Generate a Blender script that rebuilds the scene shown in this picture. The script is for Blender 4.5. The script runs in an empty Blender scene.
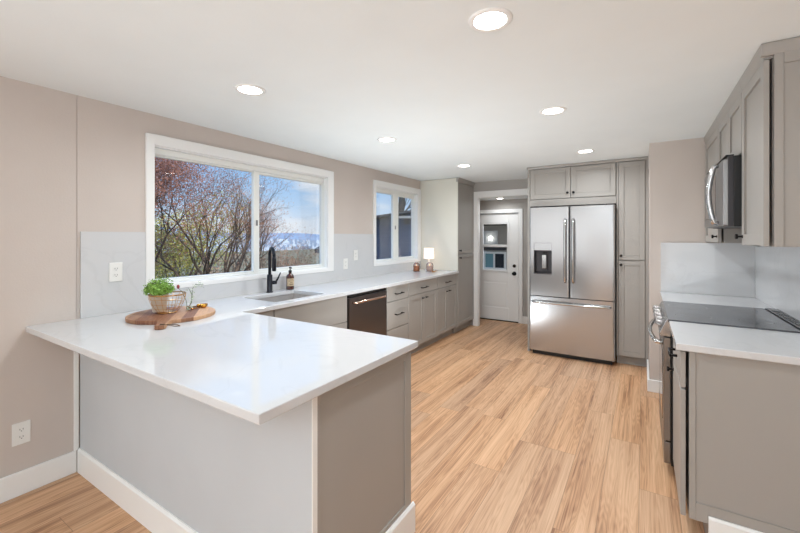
import bpy, bmesh, math, random
import numpy as np
from mathutils import Vector, Matrix
random.seed(7); rng = np.random.default_rng(5)
S = bpy.context.scene; COL = S.collection

# ------------------------------------------------------------------ camera, world, sun, large lights, exposure
YAW = math.atan(243/386.)
cd = bpy.data.cameras.new('camera'); cam = bpy.data.objects.new('camera', cd); COL.objects.link(cam)
cam.location = (0, 0, 1.41); cam.rotation_euler = (math.pi/2, 0, YAW)
cd.sensor_width = 36; cd.lens = 386/800*36; cd.shift_x = 0; cd.shift_y = -(266.5-236.5)/800; cd.clip_start = .05; cd.clip_end = 500
S.camera = cam
S.view_settings.view_transform = 'Standard'; S.view_settings.look = 'None'; S.view_settings.gamma = 1
S.view_settings.use_curve_mapping = False
S.view_settings.exposure = 0.40
SKY_STRENGTH = 0.8; SUN_STRENGTH = 3.4; REAR_W = 9; SIDE_W = 16; BOUNCE_W = 86; SPOT_W = 47; CAN_W = 6.0; DISC_EMIT = 14

def srgb(r, g, b):
    f = lambda c: (c/255/12.92) if c/255 <= .04045 else ((c/255+.055)/1.055)**2.4
    return (f(r), f(g), f(b), 1)

w = bpy.data.worlds.new('sky'); S.world = w; w.use_nodes = True
nt = w.node_tree; nt.nodes.clear()
def wn(t, **k):
    n = nt.nodes.new(t)
    for a, b in k.items(): setattr(n, a, b)
    return n
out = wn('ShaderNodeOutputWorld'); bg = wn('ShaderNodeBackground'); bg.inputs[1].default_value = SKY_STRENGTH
tc = wn('ShaderNodeTexCoord'); sp = wn('ShaderNodeSeparateXYZ'); rp = wn('ShaderNodeValToRGB')
nt.links.new(tc.outputs['Generated'], sp.inputs[0]); nt.links.new(sp.outputs[2], rp.inputs[0])
e = rp.color_ramp.elements
e[0].position = 0.0; e[0].color = srgb(232, 238, 245)
e[1].position = 0.45; e[1].color = srgb(110, 165, 225)
m_ = rp.color_ramp.elements.new(.08); m_.color = srgb(180, 211, 243)
m_ = rp.color_ramp.elements.new(.2); m_.color = srgb(132, 182, 235)
nz = wn('ShaderNodeTexNoise'); nz.inputs['Scale'].default_value = 5; nz.inputs['Detail'].default_value = 6
mp = wn('ShaderNodeMapping'); mp.inputs['Scale'].default_value = (1, 1, 3.5)
nt.links.new(tc.outputs['Generated'], mp.inputs[0]); nt.links.new(mp.outputs[0], nz.inputs[0])
cr = wn('ShaderNodeValToRGB'); cr.color_ramp.elements[0].position = .52; cr.color_ramp.elements[1].position = .74
nt.links.new(nz.outputs[0], cr.inputs[0])
mx = wn('ShaderNodeMixRGB'); mx.inputs[2].default_value = srgb(240, 243, 246)
nt.links.new(cr.outputs[0], mx.inputs[0]); nt.links.new(rp.outputs[0], mx.inputs[1])
mr = wn('ShaderNodeMapRange'); mr.inputs[1].default_value = .24; mr.inputs[2].default_value = .6; mr.inputs[3].default_value = SKY_STRENGTH; mr.inputs[4].default_value = SKY_STRENGTH*3  # sky boosted above the visible band to send more light indoors
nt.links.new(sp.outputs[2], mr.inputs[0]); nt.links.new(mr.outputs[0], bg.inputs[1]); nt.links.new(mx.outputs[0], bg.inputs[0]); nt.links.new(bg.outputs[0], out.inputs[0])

def light(name, kind, loc, rot, energy, size=None, size_y=None, color=(1, 1, 1), shape='RECTANGLE', spread=None):
    l = bpy.data.lights.new(name, kind); l.energy = energy; l.color = color
    if kind == 'AREA':
        l.shape = shape; l.size = size
        if size_y: l.size_y = size_y
        if spread: l.spread = spread
    o = bpy.data.objects.new(name, l); COL.objects.link(o); o.location = loc; o.rotation_euler = rot
    return o
sun = light('sun', 'SUN', (5, 0, 12), (0, 0, 0), SUN_STRENGTH, color=(1, .95, .87))
sun.data.angle = .01
sun.rotation_euler = Vector((-.62, .30, -.72)).to_track_quat('-Z', 'Y').to_euler()
# added soft fill panels behind the camera; no windows are built there
for xw_, ww_ in ((-2.3, .75), (-.95, .5), (1.5, 2.0)):
    light('rear_fill_panel', 'AREA', (xw_, -3.6, 1.12), (math.radians(90), 0, 0), REAR_W*ww_, ww_, 2.0, (.84, .94, 1.0))
light('side_fill_panel', 'AREA', (-2.84, -1.7, 1.35), (math.radians(90), 0, math.radians(-90)), SIDE_W, 2.2, 1.5, (.88, .95, 1.0))  # added side fill for the right-hand cabinet fronts
light('ceiling_fill_panel', 'AREA', (0.1, -1.7, 1.38), (math.radians(180), 0, 0), BOUNCE_W, 3.0, 2.2, (.80, .91, 1.0))  # added unseen panel facing up, brightens the ceiling

# two added spots hidden low behind the peninsula, brightening the far ceiling
for p_, t_ in (((-1.75, 2.45, .12), (-1.1, 2.9, 2.26)), ((-1.9, 2.95, .12), (-1.0, 4.0, 2.26))):
    fl_ = light('ceiling_fill_spot', 'SPOT', p_, (0, 0, 0), SPOT_W, color=(.86, .95, 1.0))
    fl_.rotation_euler = (Vector(t_)-fl_.location).to_track_quat('-Z', 'Y').to_euler()
    fl_.data.spot_size = math.radians(140); fl_.data.spot_blend = 1; fl_.data.shadow_soft_size = .04

# ------------------------------------------------------------------ materials
M = {}
def mat(name, col, rough=.5, metal=0, spec=.5, **k):
    m = bpy.data.materials.new(name); m.use_nodes = True; b = m.node_tree.nodes['Principled BSDF']
    b.inputs['Base Color'].default_value = srgb(*col); b.inputs['Roughness'].default_value = rough
    b.inputs['Metallic'].default_value = metal; b.inputs['Specular IOR Level'].default_value = spec
    for a, v in k.items(): b.inputs[a.replace('_', ' ')].default_value = v
    M[name] = m; return m
def nodes(m): return m.node_tree.nodes, m.node_tree.links, m.node_tree.nodes['Principled BSDF']
def vary(m, col2, scale=4, stretch=(1, 1, 1), lo=.35, hi=.65, detail=4, bump=0, bscale=None):
    N, L, b = nodes(m)
    t = N.new('ShaderNodeTexCoord'); mp = N.new('ShaderNodeMapping'); mp.inputs['Scale'].default_value = stretch
    n = N.new('ShaderNodeTexNoise'); n.inputs['Scale'].default_value = scale; n.inputs['Detail'].default_value = detail
    r = N.new('ShaderNodeValToRGB'); r.color_ramp.elements[0].position = lo; r.color_ramp.elements[1].position = hi
    r.color_ramp.elements[0].color = b.inputs['Base Color'].default_value; r.color_ramp.elements[1].color = srgb(*col2)
    L.new(t.outputs['Object'], mp.inputs[0]); L.new(mp.outputs[0], n.inputs[0]); L.new(n.outputs[0], r.inputs[0]); L.new(r.outputs[0], b.inputs['Base Color'])
    if bump:
        n2 = N.new('ShaderNodeTexNoise'); n2.inputs['Scale'].default_value = bscale or scale*10; n2.inputs['Detail'].default_value = 3
        bp = N.new('ShaderNodeBump'); bp.inputs['Strength'].default_value = bump; bp.inputs['Distance'].default_value = .002
        L.new(mp.outputs[0], n2.inputs[0]); L.new(n2.outputs[0], bp.inputs['Height']); L.new(bp.outputs[0], b.inputs['Normal'])
    return m
vary(mat('wall_paint', (210, 199, 191), .75, spec=.3), (207, 196, 188), 3, bump=.25, bscale=120)
vary(mat('hall_paint', (180, 175, 170), .75, spec=.3), (177, 172, 167), 3)
vary(mat('ceiling_paint', (236, 240, 240), .85, spec=.2), (234, 238, 238), 3, bump=.25, bscale=90)
mat('white_trim', (244, 243, 241), .38)
mat('vinyl', (238, 238, 233), .35)
vary(mat('cabinet_paint', (166, 161, 155), .42), (164, 159, 153), 3)
vary(mat('pantry_side_paint', (226, 222, 210), .45), (223, 220, 208), 2)
vary(mat('light_grey_panel', (200, 204, 208), .6), (198, 202, 206), 3)
mat('cabinet_gap', (40, 37, 34), .8)
mat('black_metal', (22, 21, 22), .35, .6)
mat('faucet_black', (34, 36, 42), .3, .7)
mat('black_plastic', (18, 18, 19), .4)
mat('black_glass', (28, 30, 36), .06, spec=.8)
mat('cooktop_glass', (58, 60, 66), .1, spec=1.0)
mat('chrome', (200, 200, 200), .12, 1)
mat('knob_steel', (140, 136, 134), .3, 1)
mat('copper_wax', (206, 140, 104), .35, .4)
mat('bronze', (216, 188, 174), .22, 1)
mat('gold', (196, 140, 60), .25, 1)
mat('gold_wire', (206, 160, 104), .3, 1)
mat('dark_steel', (70, 68, 70), .35, .9)
mat('outlet_white', (240, 239, 235), .35)
mat('outlet_slot', (60, 58, 55), .6)
mat('soil', (70, 50, 38), .9)
vary(mat('herb_leaf', (96, 140, 44), .5), (150, 190, 84), 60, lo=.3, hi=.7)
mat('pot_fabric', (214, 200, 182), .8)
mat('sprig_stem', (110, 125, 98), .7)
mat('sprig_leaf', (205, 215, 196), .7)
mat('bud', (150, 60, 62), .6)
mat('amber_glass', (74, 30, 16), .12, spec=.8)
mat('label_paper', (206, 184, 152), .7)
mat('label_ink', (90, 70, 55), .8)
mat('candle_wax', (240, 214, 204), .5)
mat('cloth_cream', (240, 235, 225), .7)
mat('twine', (92, 72, 50), .8)
mat('dark_frame', (30, 34, 40), .5)
def steel(name, col, rough, stretch, aniso=.6):
    m = mat(name, col, rough, 1); N, L, b = nodes(m)
    t = N.new('ShaderNodeTexCoord'); mp = N.new('ShaderNodeMapping'); mp.inputs['Scale'].default_value = stretch
    n = N.new('ShaderNodeTexNoise'); n.inputs['Scale'].default_value = 1; n.inputs['Detail'].default_value = 3
    r = N.new('ShaderNodeMapRange'); r.inputs[3].default_value = rough*.93; r.inputs[4].default_value = rough*1.07
    L.new(t.outputs['Object'], mp.inputs[0]); L.new(mp.outputs[0], n.inputs[0]); L.new(n.outputs[0], r.inputs[0]); L.new(r.outputs[0], b.inputs['Roughness'])
    b.inputs['Anisotropic'].default_value = aniso; tg = N.new('ShaderNodeTangent'); tg.axis = 'Z'; tg.direction_type = 'RADIAL'; L.new(tg.outputs[0], b.inputs['Tangent'])
    return m
steel('stainless', (186, 186, 187), .24, (4, 4, 420))
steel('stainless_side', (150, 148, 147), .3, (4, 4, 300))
steel('dishwasher_steel', (128, 121, 119), .34, (4, 260, 4))
steel('sink_steel', (205, 200, 196), .35, (40, 40, 40)); M['sink_steel'].node_tree.nodes['Principled BSDF'].inputs['Metallic'].default_value = .55
# quartz
m = mat('quartz', (212, 212, 213), .035, spec=.6); N, L, b = nodes(m)
t = N.new('ShaderNodeTexCoord'); n = N.new('ShaderNodeTexNoise'); n.inputs['Scale'].default_value = 1.6; n.inputs['Detail'].default_value = 7; n.inputs['Distortion'].default_value = 1.2
ab = N.new('ShaderNodeMath'); ab.operation = 'SUBTRACT'; ab.inputs[1].default_value = .5
a2 = N.new('ShaderNodeMath'); a2.operation = 'ABSOLUTE'
r = N.new('ShaderNodeValToRGB'); r.color_ramp.elements[0].position = .0; r.color_ramp.elements[0].color = srgb(209, 209, 210); r.color_ramp.elements[1].position = .012; r.color_ramp.elements[1].color = srgb(213, 213, 214)
L.new(t.outputs['Object'], n.inputs[0]); L.new(n.outputs[0], ab.inputs[0]); L.new(ab.outputs[0], a2.inputs[0]); L.new(a2.outputs[0], r.inputs[0]); L.new(r.outputs[0], b.inputs['Base Color'])
# window glass: clear sheet that lets daylight through and mirrors a little
def glassmat(name, refl=1.0, tint=(1, 1, 1, 1)):
    m = bpy.data.materials.new(name); m.use_nodes = True; N = m.node_tree.nodes; L = m.node_tree.links; N.clear()
    o = N.new('ShaderNodeOutputMaterial'); mx = N.new('ShaderNodeMixShader'); tr = N.new('ShaderNodeBsdfTransparent'); gl = N.new('ShaderNodeBsdfGlossy')
    gl.inputs['Roughness'].default_value = 0; tr.inputs[0].default_value = tint
    fr = N.new('ShaderNodeFresnel'); fr.inputs[0].default_value = 1.45
    mu = N.new('ShaderNodeMath'); mu.operation = 'MULTIPLY'; mu.inputs[1].default_value = refl
    L.new(fr.outputs[0], mu.inputs[0]); L.new(mu.outputs[0], mx.inputs[0]); L.new(tr.outputs[0], mx.inputs[1]); L.new(gl.outputs[0], mx.inputs[2]); L.new(mx.outputs[0], o.inputs[0])
    M[name] = m
glassmat('window_glass', .2); glassmat('jar_glass', 1.0, (.97, .95, .94, 1))
def emit(name, col, s):
    m = bpy.data.materials.new(name); m.use_nodes = True; b = m.node_tree.nodes['Principled BSDF']
    b.inputs['Base Color'].default_value = srgb(*col); b.inputs['Emission Color'].default_value = srgb(*col); b.inputs['Emission Strength'].default_value = s; M[name] = m
emit('lamp_disc', (255, 250, 240), DISC_EMIT); emit('shade_lit', (255, 238, 222), .55); emit('flame', (255, 200, 140), 1.2)
# oak plank floor
m = mat('oak_planks', (200, 160, 125), .42, spec=.4); N, L, b = nodes(m)
def mth(op, a, c=None, clamp=False):
    n = N.new('ShaderNodeMath'); n.operation = op; n.use_clamp = clamp
    for i, v in enumerate((a, c)):
        if v is None: continue
        if isinstance(v, (int, float)): n.inputs[i].default_value = v
        else: L.new(v, n.inputs[i])
    return n.outputs[0]
def comb(x, y, z=0):
    n = N.new('ShaderNodeCombineXYZ')
    for i, v in enumerate((x, y, z)):
        if isinstance(v, (int, float)): n.inputs[i].default_value = v
        else: L.new(v, n.inputs[i])
    return n.outputs[0]
t = N.new('ShaderNodeTexCoord'); s = N.new('ShaderNodeSeparateXYZ'); L.new(t.outputs['Object'], s.inputs[0])
X, Y = s.outputs[0], s.outputs[1]
PW, PL = .176, 1.5
xs = mth('DIVIDE', mth('ADD', X, 20.03), PW); row = mth('FLOOR', xs); fx = mth('FRACT', xs)
wr = N.new('ShaderNodeTexWhiteNoise'); wr.noise_dimensions = '1D'; L.new(row, wr.inputs['W'])
ys = mth('ADD', mth('DIVIDE', mth('ADD', Y, 20), PL), mth('MULTIPLY', wr.outputs[0], 7)); idx = mth('FLOOR', ys); fy = mth('FRACT', ys)
wp = N.new('ShaderNodeTexWhiteNoise'); wp.noise_dimensions = '2D'; L.new(comb(row, idx), wp.inputs['Vector'])
rnd = wp.outputs[0]
# grain
gv = comb(mth('ADD', mth('MULTIPLY', X, 120), mth('MULTIPLY', rnd, 50)), mth('ADD', mth('MULTIPLY', Y, 1.5), mth('MULTIPLY', rnd, 31)), mth('MULTIPLY', rnd, 9))
g1 = N.new('ShaderNodeTexNoise'); g1.inputs['Scale'].default_value = 1.0; g1.inputs['Detail'].default_value = 7; g1.inputs['Roughness'].default_value = .62; g1.inputs['Distortion'].default_value = .6; L.new(gv, g1.inputs[0])
gv2 = comb(mth('ADD', mth('MULTIPLY', X, 12), mth('MULTIPLY', rnd, 20)), mth('ADD', mth('MULTIPLY', Y, .8), mth('MULTIPLY', rnd, 17)), mth('MULTIPLY', rnd, 5))
g2 = N.new('ShaderNodeTexNoise'); g2.inputs['Scale'].default_value = 1; g2.inputs['Detail'].default_value = 2; L.new(gv2, g2.inputs[0])
ring = mth('SINE', mth('MULTIPLY', g2.outputs[0], 120)); ring = mth('MULTIPLY', mth('ADD', ring, 1), .5)
cv = mth('ADD', mth('ADD', mth('MULTIPLY', g1.outputs[0], .52), mth('MULTIPLY', ring, .06)), mth('MULTIPLY', g2.outputs[0], .45))
rp = N.new('ShaderNodeValToRGB'); L.new(cv, rp.inputs[0]); e = rp.color_ramp.elements
e[0].position = .35; e[0].color = srgb(140, 97, 70); e[1].position = .66; e[1].color = srgb(226, 186, 150)
q = e.new(.44); q.color = srgb(184, 140, 106); q = e.new(.52); q.color = srgb(207, 163, 127)
hv = N.new('ShaderNodeHueSaturation'); L.new(rp.outputs[0], hv.inputs['Color'])
L.new(mth('ADD', .91, mth('MULTIPLY', rnd, .17)), hv.inputs['Value']); L.new(mth('ADD', .97, mth('MULTIPLY', wp.outputs[0], .1)), hv.inputs['Saturation'])
ex = mth('MULTIPLY', mth('MINIMUM', fx, mth('SUBTRACT', 1, fx)), PW); ey = mth('MULTIPLY', mth('MINIMUM', fy, mth('SUBTRACT', 1, fy)), PL)
gap = mth('LESS_THAN', mth('MINIMUM', ex, ey), .0011)
mg = N.new('ShaderNodeMixRGB'); L.new(mth('MULTIPLY', gap, .55), mg.inputs[0]); L.new(hv.outputs[0], mg.inputs[1]); mg.inputs[2].default_value = srgb(95, 68, 50); L.new(mg.outputs[0], b.inputs['Base Color'])
bp = N.new('ShaderNodeBump'); bp.inputs['Strength'].default_value = .12; bp.inputs['Distance'].default_value = .002; L.new(cv, bp.inputs['Height']); L.new(bp.outputs[0], b.inputs['Normal'])
# board wood (stave pattern)
m = mat('acacia', (150, 92, 58), .5); N, L, b = nodes(m)
t = N.new('ShaderNodeTexCoord'); mp = N.new('ShaderNodeMapping'); mp.inputs['Rotation'].default_value = (0, 0, .64); L.new(t.outputs['Object'], mp.inputs[0])
s = N.new('ShaderNodeSeparateXYZ'); L.new(mp.outputs[0], s.inputs[0])
wn2 = N.new('ShaderNodeTexWhiteNoise'); wn2.noise_dimensions = '1D'; L.new(mth('FLOOR', mth('MULTIPLY', s.outputs[1], 17)), wn2.inputs['W'])
gn = N.new('ShaderNodeTexNoise'); gn.inputs['Scale'].default_value = 1; gn.inputs['Detail'].default_value = 4
L.new(comb(mth('MULTIPLY', s.outputs[0], 12), mth('MULTIPLY', s.outputs[1], 110)), gn.inputs[0])
rr = N.new('ShaderNodeValToRGB'); L.new(mth('ADD', mth('MULTIPLY', wn2.outputs[0], .6), mth('MULTIPLY', gn.outputs[0], .4)), rr.inputs[0])
rr.color_ramp.elements[0].position = .2; rr.color_ramp.elements[0].color = srgb(122, 74, 50); rr.color_ramp.elements[1].position = .8; rr.color_ramp.elements[1].color = srgb(216, 172, 132); L.new(rr.outputs[0], b.inputs['Base Color'])
# outdoors
vary(mat('bark', (66, 52, 42), .9), (104, 86, 70), 12)
vary(mat('bark_dark', (52, 42, 36), .9), (84, 68, 56), 12)
vary(mat('leaf_rust', (142, 92, 70), .8), (186, 136, 108), 3)
vary(mat('leaf_red', (118, 72, 58), .8), (170, 118, 96), 3)
vary(mat('leaf_yellow', (138, 136, 60), .8), (184, 170, 84), 2)
vary(mat('leaf_olive', (84, 92, 48), .8), (130, 122, 70), 2)
vary(mat('leaf_dark', (50, 58, 40), .8), (86, 80, 56), 3)
vary(mat('leaf_brown', (124, 102, 82), .8), (160, 138, 112), 3)
vary(mat('ground_brown', (120, 106, 86), .95), (92, 96, 62), 1.2)
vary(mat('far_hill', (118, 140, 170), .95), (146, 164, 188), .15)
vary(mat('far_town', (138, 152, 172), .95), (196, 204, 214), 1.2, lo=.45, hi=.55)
m = mat('navy_siding', (42, 64, 94), .75); N, L, b = nodes(m)
t = N.new('ShaderNodeTexCoord'); s = N.new('ShaderNodeSeparateXYZ'); L.new(t.outputs['Object'], s.inputs[0])
fr = mth('FRACT', mth('MULTIPLY', s.outputs[2], 7)); bp = N.new('ShaderNodeBump'); bp.inputs['Distance'].default_value = .02; L.new(fr, bp.inputs['Height']); L.new(bp.outputs[0], b.inputs['Normal'])
mat('roof_dark', (44, 48, 56), .8); mat('bark_shade', (40, 38, 40), .9); mat('pane_teal', (120, 160, 168), .4); mat('siding_light', (208, 214, 220), .7)

# ------------------------------------------------------------------ mesh helpers
def origin(o):
    v = Vector((0, 0, 0))
    while o is not None: v += o.location; o = o.parent
    return v
class MB:
    def __init__(s): s.v = []; s.f = []; s.sm = []
    def add(s, vs, fs, smooth=False):
        k = len(s.v); s.v += [tuple(p) for p in vs]; s.f += [tuple(i+k for i in f) for f in fs]; s.sm += [smooth]*len(fs); return s
    def box(s, x0, x1, y0, y1, z0, z1):
        x0, x1 = sorted((x0, x1)); y0, y1 = sorted((y0, y1)); z0, z1 = sorted((z0, z1))
        return s.add([(x0,y0,z0),(x1,y0,z0),(x1,y1,z0),(x0,y1,z0),(x0,y0,z1),(x1,y0,z1),(x1,y1,z1),(x0,y1,z1)],
                     [(0,3,2,1),(4,5,6,7),(0,1,5,4),(1,2,6,5),(2,3,7,6),(3,0,4,7)])
    def prism(s, pts, axis, a, b):
        # pts: polygon in the two other axes, extruded a..b
        def P(p, t): return {'x': (t, p[0], p[1]), 'y': (p[0], t, p[1]), 'z': (p[0], p[1], t)}[axis]
        n = len(pts); vs = [P(p, a) for p in pts]+[P(p, b) for p in pts]
        fs = [tuple(range(n))[::-1], tuple(range(n, 2*n))]+[(i, (i+1) % n, n+(i+1) % n, n+i) for i in range(n)]
        return s.add(vs, fs)
    def tube(s, path, r, n=10, caps=True, smooth=True):
        path = [Vector(p) for p in path]; rs = r if isinstance(r, (list, tuple)) else [r]*len(path)
        vs = []; up = None
        for i, p in enumerate(path):
            d = (path[min(i+1, len(path)-1)]-path[max(i-1, 0)]).normalized()
            if up is None: up = d.orthogonal().normalized()
            up = (up-d*up.dot(d)); up = up.normalized() if up.length > 1e-6 else d.orthogonal().normalized()
            sd = d.cross(up)
            for k in range(n):
                a = 2*math.pi*k/n; vs.append(p+(up*math.cos(a)+sd*math.sin(a))*rs[i])
        fs = [(i*n+k, i*n+(k+1) % n, (i+1)*n+(k+1) % n, (i+1)*n+k) for i in range(len(path)-1) for k in range(n)]
        s.add(vs, fs, smooth)
        if caps:
            m = (len(path)-1)*n; k0 = len(s.v)-len(vs)
            s.f += [tuple(k0+k for k in range(n))[::-1], tuple(k0+m+k for k in range(n))]; s.sm += [False, False]
        return s
    def lathe(s, prof, c=(0, 0, 0), n=32, smooth=True, sx=1, sy=1):
        vs = []; k = len(prof)
        for j in range(n):
            a = 2*math.pi*j/n
            for r, z in prof: vs.append((c[0]+r*sx*math.cos(a), c[1]+r*sy*math.sin(a), c[2]+z))
        fs = [(j*k+i, ((j+1) % n)*k+i, ((j+1) % n)*k+i+1, j*k+i+1) for j in range(n) for i in range(k-1)]
        return s.add(vs, fs, smooth)
    def build(s, name, m, parent=None, bevel=0, seg=2, weld=True):
        vs = s.v
        if parent is not None: o0 = origin(parent)
        else:
            a = np.array(vs); o0 = Vector(((a[:,0].min()+a[:,0].max())/2, (a[:,1].min()+a[:,1].max())/2, a[:,2].min()))
        me = bpy.data.meshes.new(name); me.from_pydata([(p[0]-o0.x, p[1]-o0.y, p[2]-o0.z) for p in vs], [], s.f)
        me.polygons.foreach_set('use_smooth', s.sm)
        bm = bmesh.new(); bm.from_mesh(me)
        if weld: bmesh.ops.remove_doubles(bm, verts=bm.verts, dist=1e-6)
        bmesh.ops.recalc_face_normals(bm, faces=bm.faces); bm.to_mesh(me); bm.free(); me.update()
        me.materials.append(M[m])
        o = bpy.data.objects.new(name, me); COL.objects.link(o)
        if parent is not None: o.parent = parent
        else: o.location = o0
        if bevel:
            bv = o.modifiers.new('bevel', 'BEVEL'); bv.width = bevel; bv.segments = seg; bv.limit_method = 'ANGLE'; bv.angle_limit = .6
        return o
def tag(o, label, cat, group=None, kind=None):
    o['label'] = label; o['category'] = cat
    if group: o['group'] = group
    if kind: o['kind'] = kind
    return o
def thing(name, label, cat, loc, group=None):
    o = bpy.data.objects.new(name, None); COL.objects.link(o); o.location = loc; o.empty_display_size = .1
    return tag(o, label, cat, group)
def struct(o): o['kind'] = 'structure'; return o
def bx(*a): return MB().box(*a)

# ------------------------------------------------------------------ setting
XW = -2.88; XR = .78; YB = 5.8; YS = 4.19; H = 2.26; REAR = -3.7; XE = 3.5
struct(bx(-3.1, 3.7, -3.9, 6.42, -.12, 0).build('floor', 'oak_planks'))
fl = [o for o in COL.objects if o.name == 'floor'][0]
struct(bx(-3.1, 3.7, -3.9, 5.95, H, H+.25).build('ceiling', 'ceiling_paint'))
struct(bx(-3.1, .2, 5.86, 6.6, 2.02, 2.2).build('ceiling_hall', 'ceiling_paint'))
# left wall with two openings
W1 = (1.358, 3.10, 1.068, 2.045); W2 = (3.985, 5.055, 1.07, 2.05)
def wall_x(x0, x1, ya, yb, holes, zt=H):
    mb = MB(); ys = [ya]
    for h in holes:
        mb.box(x0, x1, ys[-1], h[0], 0, zt); mb.box(x0, x1, h[0], h[1], 0, h[2]); mb.box(x0, x1, h[0], h[1], h[3], zt); ys.append(h[1])
    mb.box(x0, x1, ys[-1], yb, 0, zt); return mb
mb = wall_x(XW-.095, XW, .93, 5.95, (W1, W2))
mb.box(XW-.095, XW, -3.9, .9255, 0, H); mb.box(XW-.095, XW-.004, .9255, .93, 0, H)
struct(mb.build('wall_left', 'wall_paint'))
# back wall with hall opening
mb = MB().box(XW, -2.20, YB, YB+.06, 0, H).box(-2.20, -1.33, YB, YB+.06, 2.03, H).box(-1.33, .2, YB, YB+.06, 0, H)
struct(mb.build('wall_back', 'hall_paint'))
struct(bx(-2.70, -2.60, YB+.06, 6.35, 0, 2.02).build('wall_hall_left', 'hall_paint'))
struct(bx(-1.1, -1.0, YB+.06, 6.35, 0, 2.02).build('wall_hall_right', 'hall_paint'))
D = (-2.46, -1.725, 1.79)
struct(MB().box(-2.70, D[0]-.012, 6.35, 6.45, 0, 2.3).box(D[1]+.012, -1.0, 6.35, 6.45, 0, 2.3).box(D[0]-.012, D[1]+.012, 6.35, 6.45, D[2]+.012, 2.3).build('wall_hall_back', 'hall_paint'))
# stub wall at the right and the right wall, room behind the camera
struct(bx(.05, XR+.1, YS, YS+.72, 0, H).build('wall_stub', 'wall_paint'))
struct(MB().box(XR, XR+.12, 2.05, YS, 0, H).box(XR+.12, 3.6, 2.05, 2.17, 0, H).build('wall_right', 'wall_paint'))
struct(bx(XE, XE+.1, -3.8, 2.05, 0, H).build('wall_east', 'wall_paint'))
struct(MB().box(-2.88, 3.6, REAR-.1, REAR, 0, H).build('wall_rear', 'wall_paint'))
# door/opening casing
mb = MB().box(-2.279, -2.20, YB-.018, YB, 0, 2.03).box(-2.279, -1.24, YB-.018, YB, 2.03, 2.115).box(-1.33, -1.24, YB-.018, YB, 0, 2.03)
mb.box(-2.20, -2.19, YB-.004, YB+.06, 0, 2.02).box(-1.345, -1.33, YB-.004, YB+.06, 0, 2.02).box(-2.20, -1.33, YB-.004, YB+.06, 2.02, 2.03)
struct(mb.build('trim_1', 'white_trim', bevel=.003))
struct(MB().box(D[0]-.08, D[0]-.012, 6.332, 6.35, 0, D[2]+.012).box(D[1]+.012, D[1]+.075, 6.332, 6.35, 0, D[2]+.012).box(D[0]-.08, D[1]+.075, 6.332, 6.35, D[2]+.012, D[2]+.072).build('trim_2', 'white_trim', bevel=.003))
struct(bx(XW, XW+.012, .912, .935, .13, .883).build('trim_3', 'white_trim', bevel=.002))
# baseboards
def bb(name, *a): return struct(bx(*a).build(name, 'white_trim', bevel=.004))
bb('baseboard_left', XW, XW+.014, -3.6, .925, 0, .13)
bb('baseboard_stub', .034, .128, YS-.014, YS, 0, .11)
struct(bx(.034, .05, YS, 4.86, 0, .11).build('baseboard_stub_side', 'white_trim', bevel=.004))
bb('baseboard_hall', D[1]+.075, -1.1, 6.336, 6.35, 0, .12)

# windows
def window(n, W, casL, casR, top, bot, mull, sash):
    y0, y1, z0, z1 = W
    root = bpy.data.objects.new('window_%d' % n, None); COL.objects.link(root); root.location = (XW, (y0+y1)/2, z0); root['kind'] = 'structure'
    c = MB().box(XW, XW+.018, casL, y0, bot, top).box(XW, XW+.018, y1, casR, bot, top).box(XW, XW+.018, y0, y1, z1, top).box(XW, XW+.018, y0, y1, bot, z0)
    c.build('window_casing', 'white_trim', root, bevel=.003)
    j = MB(); t = .008
    j.box(XW-.095, XW, y0, y0+t, z0, z1).box(XW-.095, XW, y1-t, y1, z0, z1).box(XW-.095, XW, y0, y1, z1-t, z1).box(XW-.095, XW+.012, y0, y1, z0, z0+t)
    j.build('window_reveal', 'white_trim', root)
    y0 += t; y1 -= t; z0 += t; z1 -= t
    f = MB(); xa, xb = XW-.095, XW-.035; fw = .008; ft = .044
    f.box(xa, xb, y0, y0+fw, z0, z1).box(xa, xb, y1-fw, y1, z0, z1).box(xa, xb, y0+fw, y1-fw, z1-ft, z1).box(xa, xb, y0+fw, y1-fw, z0, z0+.016)
    fo = f.build('window_frame', 'vinyl', root, bevel=.003)
    # fixed pane left, sliding sash right
    m0, m1 = mull
    bx(xa+.02, xb-.004, m0, m1, z0+.016, z1-ft).build('window_mullion', 'vinyl', root, bevel=.004)
    s = .022
    sh = MB().box(XW-.085, XW-.05, y0+fw, y0+fw+.012, z0+.016, z1-ft).box(XW-.085, XW-.05, y0+fw+.012, m0, z1-ft-.012, z1-ft).box(XW-.085, XW-.05, y0+fw+.012, m0, z0+.016, z0+.03)
    sh.build('window_sash', 'vinyl', root, bevel=.002)
    sh = MB().box(XW-.085, XW-.05, m1, m1+s*sash, z0+.016, z1-ft).box(XW-.085, XW-.05, y1-fw-.012, y1-fw, z0+.016, z1-ft).box(XW-.085, XW-.05, m1+s*sash, y1-fw-.012, z1-ft-s, z1-ft).box(XW-.085, XW-.05, m1+s*sash, y1-fw-.012, z0+.016, z0+.016+s)
    so = sh.build('window_sash', 'vinyl', root, bevel=.002)
    bx(XW-.069, XW-.065, y0+fw+.012, m0, z0+.03, z1-ft-.012).build('window_pane', 'window_glass', root)
    bx(XW-.069, XW-.065, m1+s*sash, y1-fw-.012, z0+.016+s, z1-ft-s).build('window_pane', 'window_glass', root)
    zc = (z0+z1)/2
    bx(xb-.004, xb+.006, (m0+m1)/2-.008, (m0+m1)/2+.008, zc-.05, zc+.0).build('window_latch', 'stainless_side', root, bevel=.003)
    return root
window(1, W1, 1.304, 3.19, 2.118, 1.035, (2.205, 2.262), .45)
window(2, W2, 3.932, 5.145, 2.125, 1.035, (4.46, 4.56), 2.4)
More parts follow.
